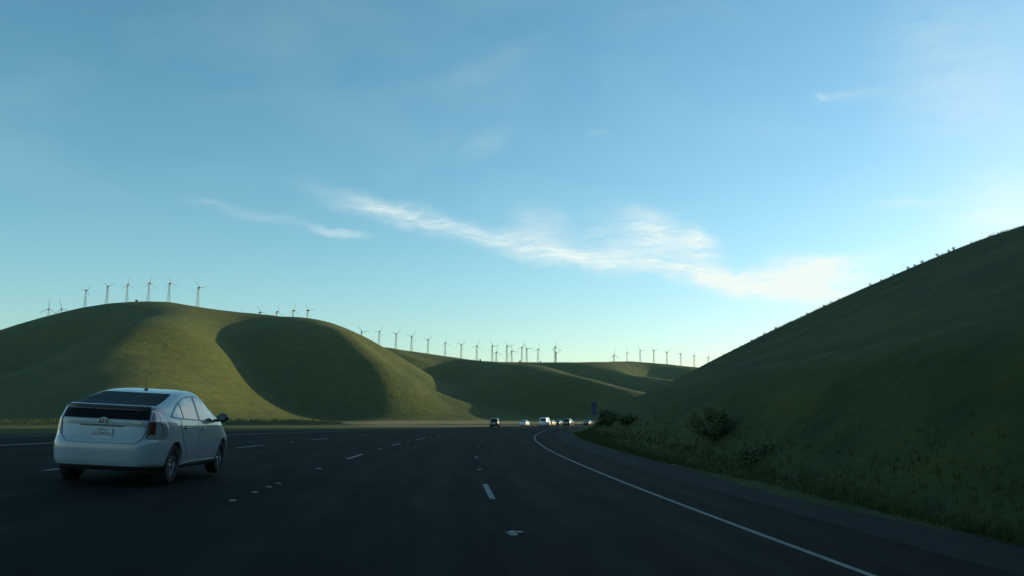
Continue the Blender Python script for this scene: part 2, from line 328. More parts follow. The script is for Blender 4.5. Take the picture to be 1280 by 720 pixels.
# the cut slope on the right: crest points (x, y, height above the eye) and distance from crest to toe
CREST = [at(746, 533, 196) + (10,), at(775, 519, 194) + (20,), at(815, 499, 191) + (30,), at(860, 479, 187) + (40,), at(905, 459, 183) + (46,), at(955, 432, 179) + (54,),
         at(1005, 407, 175) + (60,), at(1065, 376, 171) + (68,), at(1125, 350, 167) + (74,), at(1190, 324, 163) + (80,), at(1240, 302, 159) + (84,), at(1290, 282, 154) + (88,),
         at(1400, 245, 142) + (93,), (118, 105, 44, 104), (124, 60, 48, 110), (126, 0, 52, 114), (124, -80, 56, 112), (120, -200, 50, 108)]
def right_hill(x, y):
    best = np.full(x.shape, -1e9); P = np.array(CREST)
    out = np.zeros_like(x)
    for i in range(len(P) - 1):
        a, b2 = P[i], P[i + 1]; dx, dy = b2[0] - a[0], b2[1] - a[1]
        t = np.clip(((x - a[0]) * dx + (y - a[1]) * dy) / (dx * dx + dy * dy), 0, 1)
        ex, ey = x - a[0] - t * dx, y - a[1] - t * dy; d = np.sqrt(ex * ex + ey * ey)
        w = a[3] + (b2[3] - a[3]) * t; z = a[2] + (b2[2] - a[2]) * t + 1.9
        front = (dx * ey - dy * ex) < 0                                # the road side of the crest
        w = np.where(front, w, w * (.75 + .85 * sstep(150, 60, y)))
        q = np.clip(d / w, 0, 1.3); q2 = np.sqrt(q * q + .003) - .0548
        lin = np.clip(1 - q2, 0, 1)
        h = z * np.where(lin > 0, .82 * lin + .18 * (.5 - .5 * np.cos(np.pi * lin)), 0)
        out = np.maximum(out, h)
    return out
_tx, _ty, _ = road_pt(np.arange(-100, 300, 2.0), O_TOE)
CREST = [c[:3] + (max(8.0, float(np.hypot(_tx - c[0], _ty - c[1]).min())),) for c in CREST]
def ground(x, y):
    x = np.asarray(x, float); y = np.asarray(y, float); shp = x.shape; x = x.ravel(); y = y.ravel()
    z = np.full(x.shape, BASE); near = (np.abs(x) < 420) & (y > -260) & (y < 640)
    s, o = to_road(x[near], y[near]); zr = road_pt(s, o)[2]
    dl = np.maximum(0, O_LEFT - o); dr = np.maximum(0, o - O_TOE)
    zz = zr + (BASE - zr) * np.maximum(sstep(0, 360, dl), sstep(0, 200, dr))
    zz = zz + .12 * noise2(x[near], y[near], 14, 9) * sstep(0, 6, np.maximum(dl, dr))
    zz += right_hill(x[near], y[near]) * sstep(.0, 7.0, o - O_TOE + .5)
    xx, yy = x[near], y[near]
    shade_bank = np.exp(-((yy - 262 - .10 * (xx + 60) - 4 * np.sin(xx * .05)) / 5.5) ** 2) * sstep(-42, -62, xx) * sstep(-420, -330, xx)  # low bank added so its unlit near face darkens the left valley floor
    zz += shade_bank * (1.5 + .5 * noise2(xx, yy, 18, 21))
    fade = sstep(430, 450, s)
    zz -= .5 * sstep(0, 2.5, np.minimum(o - O_LEFT - .6, O_TOE - .9 - o)) * (1 - fade)
    zn = np.maximum(sstep(300, 420, np.abs(x[near])), np.maximum(sstep(480, 640, y[near]), sstep(150, 260, -y[near])))
    z[near] = zz + (BASE - zz) * zn
    inh = (x > HX[0]) & (x < HX[-1]) & (y > HY[0]) & (y < HY[-1])
    edge = sstep(0, 60, x - HX[0]) * sstep(0, 60, HX[-1] - x) * sstep(0, 60, HY[-1] - y)
    z += np.where(inh, bil(HZ, HX, HY, x, y) * edge, 0)
    return (z + added_shade_ridge(x, y) * (x > 0)).reshape(shp)
def added_shade_ridge(x, y):
    """unseen ridge added behind the right slope to shade the valley floor beyond the cars"""
    P = [(92, 350, 14, 40), (130, 371, 30, 52), (200, 408, 52, 62), (290, 456, 76, 72), (400, 514, 96, 90), (560, 600, 110, 130)]; out = np.zeros_like(x)
    for a, b2 in zip(P[:-1], P[1:]):
        dx, dy = b2[0] - a[0], b2[1] - a[1]; t = np.clip(((x - a[0]) * dx + (y - a[1]) * dy) / (dx * dx + dy * dy), 0, 1)
        d = np.hypot(x - a[0] - t * dx, y - a[1] - t * dy); w = a[3] + (b2[3] - a[3]) * t
        out = np.maximum(out, (a[2] + (b2[2] - a[2]) * t) * (.5 + .5 * np.cos(np.pi * np.clip(d / w, 0, 1))))
    return out
def axis(*seg):
    out = []
    for a, b2, st in seg: out += list(np.arange(a, b2, st))
    return np.array(out + [seg[-1][1]], float)
TX = axis((-3000, -1400, 200), (-1400, -900, 50), (-900, -60, 5), (-60, 135, 1.6), (135, 640, 5), (640, 1400, 50), (1400, 3000, 200))
TY = axis((-1500, -300, 150), (-300, -60, 20), (-60, -4, 4), (-4, 130, 1.6), (130, 260, 2.2), (260, 345, 5), (345, 1200, 5), (1200, 1400, 10), (1400, 2400, 100), (2400, 4200, 300))
TGX, TGY = np.meshgrid(TX, TY); TGZ = ground(TGX, TGY)
nx, ny = len(TX), len(TY)
verts = np.stack([TGX.ravel(), TGY.ravel(), TGZ.ravel()], 1)
J, I = np.meshgrid(np.arange(ny - 1), np.arange(nx - 1), indexing='ij'); k = (J * nx + I).ravel()
faces = np.stack([k, k + 1, k + nx + 1, k + nx], 1)
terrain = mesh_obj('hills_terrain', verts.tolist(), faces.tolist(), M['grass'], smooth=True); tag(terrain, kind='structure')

# evening air between the eye and the far hills
HAZE = 3.6e-5
hz = MB(); x0, x1, y0, y1, z0, z1 = -3100, 3100, -1600, 4300, -8, 165
hz.box(((x0 + x1) / 2, (y0 + y1) / 2, (z0 + z1) / 2), (x1 - x0, y1 - y0, z1 - z0))
mh = bpy.data.materials.new('haze_air'); mh.use_nodes = True; th_ = NT(mh.node_tree); th_.n.clear()
pv = th_.node('ShaderNodeVolumePrincipled'); pv.inputs['Color'].default_value = (.40, .82, 1.0, 1); pv.inputs['Density'].default_value = HAZE; pv.inputs['Anisotropy'].default_value = 0.2
mo = th_.node('ShaderNodeOutputMaterial'); th_.l.new(pv.outputs[0], mo.inputs['Volume'])
hzo = hz.build('haze', mh); tag(hzo, kind='stuff'); hzo.visible_shadow = True

def strip(name, ss, offs, mat, dz=0.0, kind='structure', drop=None, wob=0.0):
    """a sheet laid along the road; offs: offsets (or a function of s), with UVs in metres"""
    vs, uvs = [], []; n = len(offs)
    for s in ss:
        for j, o in enumerate(offs):
            o2 = o + (wob * math.sin(s * .61 + j) * math.sin(s * .17 + 2) if j in (0, n - 1) else 0)
            x, y, z = road_pt(s, o2, dz + (drop[j] if drop else 0)); vs.append((x, y, z)); uvs.append((s, o2))
    fs = [(i * n + j, i * n + j + 1, (i + 1) * n + j + 1, (i + 1) * n + j) for i in range(len(ss) - 1) for j in range(n - 1)]
    o = mesh_obj(name, vs, fs, mat); ul = o.data.uv_layers.new(name='UVMap')
    for lp in o.data.loops: ul.data[lp.index].uv = uvs[lp.vertex_index]
    if kind: tag(o, kind=kind)
    return o
ss = np.arange(-100, 445.1, 1.0)
strip('road', ss, [-12.8, -11.0, -7.0, -3.0, 1.0, 5.0, 7.4], M['asphalt'])
strip('gravel_shoulder', ss, [7.1, 8.2, 9.6, 10.7, 11.5], M['gravel'], -.004, drop=[-.05, -.01, .0, -.02, -.4], wob=.22)
strip('gravel_verge', ss, [-15.3, -14.4, -13.6, -12.5], M['gravel'], -.004, drop=[-.4, -.02, 0, -.05], wob=.3)

# painted lines
def paint(segs, name, dz=.004):
    vs, fs, uvs = [], [], []
    for (s0, s1, o, w) in segs:
        n = max(1, int((s1 - s0) / 1.5)); b0 = len(vs)
        for i in range(n + 1):
            s = s0 + (s1 - s0) * i / n
            for d in (-w / 2, w / 2):
                vs.append(road_pt(s, o + d, dz)); uvs.append((s, o + d))
        for i in range(n): fs.append((b0 + 2 * i, b0 + 2 * i + 1, b0 + 2 * i + 3, b0 + 2 * i + 2))
    o = mesh_obj(name, vs, fs, M['paint']); ul = o.data.uv_layers.new(name='UVMap')
    for lp in o.data.loops: ul.data[lp.index].uv = uvs[lp.vertex_index]
    return tag(o, kind='structure')
def dash(line, a, b, w=.12): return (a * KS, b * KS, LINES[line], w)
segs = [(-100, 300, LINES[0], .13)]
for a, b in ((15.5, 19.0), (-12, -8.4), (1.0, 4.6)): segs.append(dash(1, a, b))
for a, b in ((-3.2, .4), (25.4, 29.1), (38.9, 42.7), (51.3, 57.9), (66, 69.6), (80, 83.6), (95, 98.6)): segs.append(dash(2, a, b))
for a, b in ((1.2, 4.8), (15.2, 17.6), (27.7, 31.2), (40.3, 44.2), (55, 58.6), (69, 72.6), (84, 88)): segs.append(dash(3, a, b))
segs.append((-100, 260, LINES[4], .13))
paint(segs, 'lane_markings')
# raised ceramic markers on the lane lines
mk = MB(); mk.lathe([(0, .055), (.010, .050), (.018, .032), (.021, .0)], 'z', 14)
dot0 = None
def marker(s, o, rect=False):
    global dot0
    x, y, z = road_pt(s, o, .0005)
    if dot0 is None: r = dot0 = mk.build('road_marker', M['ceramic'], None, True)
    else: r = dot0.copy(); C.objects.link(r)
    r.location = (x, y, z); r.scale = (1.5, 1.5, 1) if rect else (1, 1, 1)
    return r
rows = {1: (10.75, 24.3, 31.6, 32.6, 45.4, 57.0, 71.0, 88.5, 102.8), 2: (6.4, 12.45, 13.85, 14.9, 15.7, 20.3, 34.2, 47.1, 61), 3: (22.0, 35.9, 48.9, 63)}
for ln, q in rows.items():
    for s in q:
        r = marker(s * KS, LINES[ln] + .0, s > 19)
        tag(r, ['', 'pale raised marker dot on the lane line beside the dark pavement joint', 'pale raised marker dot on the lane line just right of the white hatchback',
                'pale raised marker dot on the lane line passing under the white hatchback'][ln], 'road marker', 'raised markers on the lane lines')
# broken remains of a marker on the near lane line
fr = MB(); rnd = random.Random(4)
for i in range(7):
    px, py = rnd.uniform(-.09, .09), rnd.uniform(-.16, .16)
    fr.box((px, py, .008), (rnd.uniform(.03, .07), rnd.uniform(.05, .12), .014), Matrix.Rotation(rnd.uniform(0, 3), 3, 'Z'), (.8, .8))
frag = fr.build('broken_marker', M['ceramic']); frag.location = road_pt(10.9 * KS, LINES[1] + .02, .0)
tag(frag, 'broken pale road marker lying in pieces on the nearest lane line', 'road marker')

# ------------------------------------------------------------------ vehicles: horizontal slices with rounded plan outlines
class Shell:
    """rows (z, half width, rear y, front y); the outline of each slice is a superellipse of exponent n"""
    def __init__(s, rows, n=5.0):
        a = np.array(rows, float); s.z = a[:, 0]; s.a = a; s.n = n
        zz = np.linspace(s.z[0], s.z[-1], 400); k = np.exp(-np.linspace(-2, 2, 9) ** 2); k /= k.sum(); s.zz = zz; s.t = []
        for c in (1, 2, 3):
            v = np.interp(zz, s.z, a[:, c]); s.t.append(np.convolve(np.pad(v, 4, mode='edge'), k, 'valid'))
    def row(s, z): return [float(np.interp(z, s.zz, q)) for q in s.t]
    def side_x(s, y, z):
        w, r, f = s.row(z); c, h = (r + f) / 2, (f - r) / 2; q = min(.999, abs((y - c) / h)); return w * (1 - q ** s.n) ** (1 / s.n)
    def rear_y(s, x, z):
        w, r, f = s.row(z); c, h = (r + f) / 2, (f - r) / 2; q = min(.999, abs(x / w)); return c - h * (1 - q ** s.n) ** (1 / s.n)
    def body(s, name, mat, nz=70, nu=144, wheels=(), wr=.345, parent=None):
        vs, fs = [], []
        th = np.linspace(0, 2 * np.pi, 4001) - np.pi / 2
        zs = np.unique(np.concatenate([np.linspace(s.z[0], s.z[-1], nz), s.z[-1] - np.array([.004, .012, .025])]))
        for z in zs:
            w, r, f = s.row(z); c, h = (r + f) / 2, (f - r) / 2
            x = w * np.sign(np.cos(th)) * np.abs(np.cos(th)) ** (2 / s.n); y = c + h * np.sign(np.sin(th)) * np.abs(np.sin(th)) ** (2 / s.n)
            L = np.concatenate([[0], np.cumsum(np.hypot(np.diff(x), np.diff(y)))]); q = np.linspace(0, L[-1], nu + 1)[:-1]
            vs += list(zip(np.interp(q, L, x), np.interp(q, L, y), np.full(nu, z)))
        n = len(zs)
        for i in range(n - 1):
            for j in range(nu): fs.append((i * nu + j, i * nu + (j + 1) % nu, (i + 1) * nu + (j + 1) % nu, (i + 1) * nu + j))
        fs.append(tuple(range(nu - 1, -1, -1))); fs.append(tuple((n - 1) * nu + j for j in range(nu)))
        o = mesh_obj(name, vs, fs, mat)
        if wheels:
            cut = MB()
            for (wx, wy) in wheels:
                sg = 1 if wx > 0 else -1
                cut.lathe([(sg * .52, 0), (sg * .52, wr), (sg * 1.3, wr), (sg * 1.3, 0)], 'x', 40, (0, wy, wr * .9))
            bm = bmesh.new(); tmp = bpy.data.meshes.new('cutter'); tmp.from_pydata(cut.v, [], cut.f); bm.from_mesh(tmp)
            bmesh.ops.remove_doubles(bm, verts=bm.verts, dist=1e-5); bmesh.ops.recalc_face_normals(bm, faces=bm.faces); bm.to_mesh(tmp); bm.free()
            tmp.materials.append(M['black_trim'])
            co = bpy.data.objects.new('cutter', tmp); C.objects.link(co)
            md = o.modifiers.new('cut', 'BOOLEAN'); md.operation = 'DIFFERENCE'; md.solver = 'EXACT'; md.object = co
            me = bpy.data.meshes.new_from_object(o.evaluated_get(bpy.context.evaluated_depsgraph_get()))
            o.modifiers.clear(); o.data = me; bpy.data.objects.remove(co)
        o.data.shade_smooth(); o.data.set_sharp_from_angle(angle=R(32))
        o.parent = parent; return o
    def grid(s, name, mat, P, n, m, parent, off):
        """patch lying on the shell: P(u, v) -> point; a thin rim turns in towards the body"""
        vs, fs = [], []
        for i in range(n + 1):
            for j in range(m + 1): vs.append(P(i / n, j / m, off))
        for i in range(n):
            for j in range(m): fs.append((i * (m + 1) + j, (i + 1) * (m + 1) + j, (i + 1) * (m + 1) + j + 1, i * (m + 1) + j + 1))
        ring = [(i, 0) for i in range(n)] + [(n, j) for j in range(m)] + [(i, m) for i in range(n, 0, -1)] + [(0, j) for j in range(m, 0, -1)]
        b = len(vs)
        for (i, j) in ring: vs.append(P(i / n, j / m, -.012))
        for k in range(len(ring)):
            a, c = ring[k], ring[(k + 1) % len(ring)]
            fs.append((a[0] * (m + 1) + a[1], b + k, b + (k + 1) % len(ring), c[0] * (m + 1) + c[1]))
        o = mesh_obj(name, vs, fs, mat, parent); bm = bmesh.new(); bm.from_mesh(o.data); bmesh.ops.recalc_face_normals(bm, faces=bm.faces); bm.to_mesh(o.data); bm.free()
        o.data.shade_smooth(); o.data.set_sharp_from_angle(angle=R(40)); return o
    def rear_patch(s, name, mat, rows, parent, n=16, m=8, off=.005, up=0.0):
        r = np.array(rows, float); v0 = np.linspace(0, 1, len(r))
        def P(u, v, d):
            z, xa, xb = [float(np.interp(v, v0, r[:, k])) for k in range(3)]; x = xa + (xb - xa) * u
            dirx = .35 * (x / s.row(z)[0]) ** 5 * d
            return (x + dirx, s.rear_y(x, z) - d * (1 - up), z + d * up)
        return s.grid(name, mat, P, n, m, parent, off)
    def side_patch(s, name, mat, ys, zb, zt, side, parent, n=16, m=6, off=.005):
        y0 = np.linspace(0, 1, len(ys))
        def P(u, v, d):
            y = float(np.interp(u, y0, ys)); a = float(np.interp(u, y0, zb)); b2 = float(np.interp(u, y0, zt)); z = a + (b2 - a) * v
            return (side * (s.side_x(y, z) + d), y, z + d * .25)
        return s.grid(name, mat, P, n, m, parent, off)

def wheel(x, y, r, parent, spokes=7, w=.19, detail=True):
    sg = 1 if x > 0 else -1
    ty = MB(); h = w / 2
    ty.lathe([(-h, r * .66), (-h, r * .93), (-h * .8, r * .985), (-h * .4, r), (h * .4, r), (h * .8, r * .985), (h, r * .93), (h, r * .66), (-h, r * .66)], 'x', 40)
    t = ty.build('tyre', M['rubber'], None, True, 40)
    w_ = empty('wheel', (x, y, r)); w_.parent = parent; t.parent = w_
    rm = MB(); rm.lathe([(-h * .9, r * .67), (h * .55, r * .67), (h * .75, r * .655), (h * .75, r * .60), (h * .5, r * .58), (-h * .9, r * .58), (-h * .9, r * .67)], 'x', 36)
    rm.lathe([(h * .30, .0), (h * .55, .035), (h * .55, r * .16), (h * .1, r * .20)], 'x', 20)
    for k in range(spokes):
        rm.box((h * .42, 0, r * .38), (.022, r * .13, r * .46), None, (1, 1.35))
        for i in range(len(rm.v) - 8, len(rm.v)):
            v = Matrix.Rotation(2 * math.pi * k / spokes, 3, 'X') @ Vector(rm.v[i]); rm.v[i] = tuple(v)
    rim = rm.build('rim', M['alloy'], w_, True, 30)
    back = MB(); back.lathe([(-h * .3, .0), (-h * .3, r * .60)], 'x', 30); bk = back.build('brake_disc', M['black_trim'], w_)
    if sg < 0: w_.rotation_euler = (0, 0, math.pi)
    return w_

# ---- the white hatchback ahead in the next lane
hb = empty('white_hatchback', (0, 0, 0))
tag(hb, 'white five-door hatchback with sloping black tailgate glass, driving ahead in the left lane', 'car')
PR = Shell([(.20, .74, -.50, 3.30), (.25, .80, -.72, 3.44), (.285, .835, -.835, 3.47), (.34, .855, -.862, 3.50), (.50, .872, -.878, 3.53), (.60, .873, -.876, 3.52), (.655, .872, -.862, 3.49),
            (.70, .868, -.832, 3.44), (.80, .862, -.812, 3.25), (.90, .852, -.802, 3.12), (.965, .838, -.806, 2.97), (.985, .832, -.79, 2.90), (1.03, .812, -.77, 2.76),
            (1.08, .790, -.755, 2.63), (1.13, .770, -.735, 2.50), (1.160, .758, -.745, 2.42), (1.185, .748, -.71, 2.36), (1.205, .740, -.57, 2.31), (1.26, .715, -.28, 2.19), (1.33, .682, .04, 2.01),
            (1.39, .648, .32, 1.84), (1.43, .612, .54, 1.73), (1.46, .565, .78, 1.63), (1.48, .49, 1.0, 1.55), (1.49, .36, 1.16, 1.48)], 6.0)
WH = [(sx * .735, wy) for sx in (-1, 1) for wy in (0.0, 2.70)]
body = PR.body('body', M['white_car'], 90, 200, WH, .345, hb)
for x, y in WH: wheel(x, y, .315, hb, 7, .19)
MB().box((0, 1.35, .26), (1.16, 3.3, .16)).build('underbody', M['black_trim'], hb)
PR.rear_patch('rear_window', M['tailgate_glass'], [(1.203, -.635, .635), (1.26, -.615, .615), (1.33, -.585, .585), (1.385, -.555, .555), (1.405, -.53, .53)], hb, 20, 12, .006, .6)
sp = PR.rear_patch('rear_spoiler', M['black_trim'], [(1.115, -.630, .630), (1.15, -.63, .63), (1.172, -.625, .625), (1.190, -.61, .61)], hb, 20, 6, .028, .2)
PR.rear_patch('lower_rear_window', M['dark_glass'], [(.985, -.638, .638), (1.04, -.636, .636), (1.118, -.630, .630)], hb, 20, 6, .007)
tg = PR.rear_patch('tailgate', M['white_car'], [(.628, -.49, .49), (.66, -.545, .545), (.70, -.585, .585), (.80, -.618, .618), (.885, -.632, .632)], hb, 24, 10, .006)
PR.rear_patch('garnish', M['white_car'], [(.893, -.636, .636), (.93, -.638, .638), (.975, -.638, .638)], hb, 24, 4, .012)
PR.rear_patch('handle_recess', M['black_trim'], [(.866, -.34, .30), (.888, -.36, .32)], hb, 12, 2, .0095)
PR.rear_patch('tailgate_gap', M['black_trim'], [(.616, -.485, .485), (.655, -.556, .556), (.70, -.598, .598), (.80, -.630, .630), (.980, -.638, .638)], tg, 30, 16, .003)
for sgn in (-1, 1):
    rows = [(.700, sgn * .625, sgn * .815), (.74, sgn * .632, sgn * .826), (.90, sgn * .645, sgn * .815), (1.00, sgn * .645, sgn * .785), (1.08, sgn * .642, sgn * .740), (1.165, sgn * .636, sgn * .668)]
    tl = PR.rear_patch('tail_light', M['lamp_clear'], rows, hb, 8, 14, .010)
    PR.rear_patch('red_lens', M['lamp_red'], [(.765, sgn * .668, sgn * .735), (.90, sgn * .672, sgn * .735), (1.0, sgn * .670, sgn * .712), (1.10, sgn * .658, sgn * .682)], tl, 4, 10, .0145)
    PR.rear_patch('chrome_edge', M['alloy'], [(.715, sgn * .785, sgn * .824), (.80, sgn * .800, sgn * .832), (.90, sgn * .790, sgn * .822), (1.00, sgn * .758, sgn * .790), (1.08, sgn * .718, sgn * .745), (1.15, sgn * .668, sgn * .684)], tl, 4, 14, .018)
    PR.rear_patch('housing', M['black_trim'], [(.72, sgn * .645, sgn * .66), (.90, sgn * .652, sgn * .664), (1.10, sgn * .636, sgn * .644)], tl, 2, 10, .0148)
    # side glazing: one dark surround, then panes
    ys = [-.22, .0, .25, .60, 1.00, 1.40, 1.57, 1.72, 1.85, 2.05, 2.23, 2.40]
    PR.side_patch('window_surround', M['black_trim'], ys, [1.035, 1.015, 1.005, .995, .985, .977, .973, .97, .967, .962, .958, .955], [1.06, 1.17, 1.27, 1.355, 1.395, 1.40, 1.36, 1.30, 1.25, 1.17, 1.10, 1.0], sgn, hb, 40, 8, .004)
    PR.side_patch('quarter_window', M['side_glass'], [-.12, .0, .15, .30], [1.045, 1.035, 1.03, 1.025], [1.075, 1.14, 1.20, 1.25], sgn, hb, 10, 5, .009)
    PR.side_patch('rear_door_window', M['side_glass'], [.36, .6, .9, 1.08], [1.022, 1.015, 1.005, 1.0], [1.275, 1.33, 1.362, 1.370], sgn, hb, 14, 6, .009)
    PR.side_patch('front_door_window', M['side_glass'], [1.20, 1.40, 1.52, 1.68, 1.82, 2.0, 2.12], [.998, .994, .99, .987, .985, .982, .980], [1.375, 1.378, 1.345, 1.285, 1.235, 1.16, 1.11], sgn, hb, 16, 6, .009)
    PR.side_patch('front_quarter_window', M['side_glass'], [2.15, 2.32], [.98, .976], [1.095, 1.02], sgn, hb, 4, 4, .009)
    # doors: proud panels whose edges read as shut lines
    d1 = PR.side_patch('rear_door', M['white_car'], [.20, .34, .48, .62, .9, 1.12], [.86, .66, .50, .36, .33, .33], [1.0, .995, .99, .985, .98, .975], sgn, hb, 24, 20, .006)
    d2 = PR.side_patch('front_door', M['white_car'], [1.135, 1.5, 1.9, 2.12, 2.20], [.33, .33, .33, .36, .50], [.975, .967, .958, .95, .93], sgn, hb, 24, 20, .006)
    for d, yy, zz in ((d1, .40, .868), (d2, 1.32, .845)):
        hx = PR.side_x(yy, zz)
        MB().tube([(sgn * (hx + .004), yy - .10, zz), (sgn * (hx + .036), yy - .06, zz + .004), (sgn * (hx + .040), yy + .04, zz + .004), (sgn * (hx + .004), yy + .10, zz)], [.010, .014, .014, .010], 8).build('door_handle', M['white_car'], d, True)
        PR.side_patch('handle_cup', M['black_trim'], [yy - .07, yy + .06], [zz - .022, zz - .022], [zz + .024, zz + .024], sgn, d, 4, 3, .0065)
    PR.side_patch('side_sill', M['white_car'], [.38, .8, 1.6, 2.32], [.215, .205, .205, .215], [.285, .300, .300, .29], sgn, hb, 16, 4, .022)
    mx = PR.side_x(2.1, 1.0)
    mm = MB(); prof = [(-.10, .012), (-.08, .06), (-.02, .082), (.04, .078), (.10, .045), (.125, .004)]
    mm.lathe([(h, r) for h, r in prof], 'y', 18); mm.v = [(v[0] * 1.35, v[1] * .8, v[2] * .95) for v in mm.v]
    mi = mm.build('door_mirror', M['black_trim'], hb, True, 50); mi.location = (sgn * (mx + .155), 2.12, 1.045)
    MB().box((sgn * (mx + .04), 2.12, .985), (.10, .05, .05)).build('mirror_stalk', M['black_trim'], mi).location = tuple(-Vector(mi.location))
    mg = MB(); mg.lathe([(0, 0), (0, .058)], 'y', 18); mg.v = [(v[0] * 1.5, v[1], v[2] * .95) for v in mg.v]
    g_ = mg.build('mirror_glass', M['side_glass'], mi); g_.location = (0, -.082, 0)
# bumper shut line and lower lip
PR.rear_patch('rear_bumper', M['white_car'], [(.300, -.70, .70), (.36, -.74, .74), (.50, -.765, .765), (.60, -.765, .765), (.622, -.76, .76)], hb, 30, 10, .006)
PR.rear_patch('bumper_lip', M['white_car'], [(.268, -.58, .58), (.285, -.62, .62), (.298, -.64, .64)], hb, 24, 3, .022)
# number plate
pl = MB(); pl.box((0, 0, 0), (.305, .008, .152)); plate = pl.build('number_plate', M['plate'], hb); plate.location = (0, PR.rear_y(0, .76) - .021, .765)
def text(body_, size, mat, parent, loc, depth=.0015, rot=(math.pi / 2, 0, 0), sx=1.0):
    cu = bpy.data.curves.new('lettering', 'FONT'); cu.body = body_; cu.size = size; cu.align_x = 'CENTER'; cu.align_y = 'CENTER'; cu.extrude = depth
    tmp = bpy.data.objects.new('lettering', cu); C.objects.link(tmp)
    me = bpy.data.meshes.new_from_object(tmp.evaluated_get(bpy.context.evaluated_depsgraph_get())); bpy.data.objects.remove(tmp)
    me.materials.clear(); me.materials.append(mat)
    o = bpy.data.objects.new('lettering', me); C.objects.link(o); o.parent = parent; o.location = loc; o.rotation_euler = rot; o.scale = (sx, 1, 1); return o
text('6USM316', .083, M['plate_blue'], plate, (0, -.005, -.012), .001, sx=.84)
text('California', .036, M['lamp_red'], plate, (0, -.005, .055), .001)
text('PRIUS', .040, M['chrome'], hb, (.50, PR.rear_y(.50, .935) - .020, .935), .002, sx=1.15)
bd = MB(); bd.lathe([(-.004, .052), (-.004, 0)], 'y', 28); bd.lathe([(-.004, .052), (.006, .054)], 'y', 28)
bd.v = [(v[0] * 1.35, v[1], v[2]) for v in bd.v]; badge = bd.build('badge', M['badge_blue'], hb); badge.location = (0, PR.rear_y(0, .94) - .014, .948)
rg = MB()
for (ax, az_, cz) in ((.070, .050, 0), (.020, .046, -.002), (.047, .018, .022)):
    rg.tube([(ax * math.cos(2 * math.pi * k / 28), -.007, cz + az_ * math.sin(2 * math.pi * k / 28)) for k in range(29)], .0055, 6)
rg.build('emblem_rings', M['chrome'], badge, True)
an = MB(); an.lathe([(0, .045), (.02, .035), (.035, .012), (.036, 0)], 'z', 14); an.tube([(0, 0, .03), (0, -.06, .19)], [.005, .003], 6)
ant = an.build('antenna', M['black_trim'], hb, True, 40); ant.location = (0, .80, 1.452)
MB().tube([(.10, -.68, 1.175), (.10, -.70, 1.20)], .004, 6).build('rear_wiper_pivot', M['black_trim'], hb)
hb.location = (-6.62, 15.2, float(road_pt(*[q[0] for q in to_road([-6.62], [15.2])])[2]) + .004)
HB_HEAD = .045                                                          # turned left of straight ahead
hb.rotation_euler = (0, math.atan(.0715) * .72, HB_HEAD); hb.scale = (1.05, 1.05, 1.06)

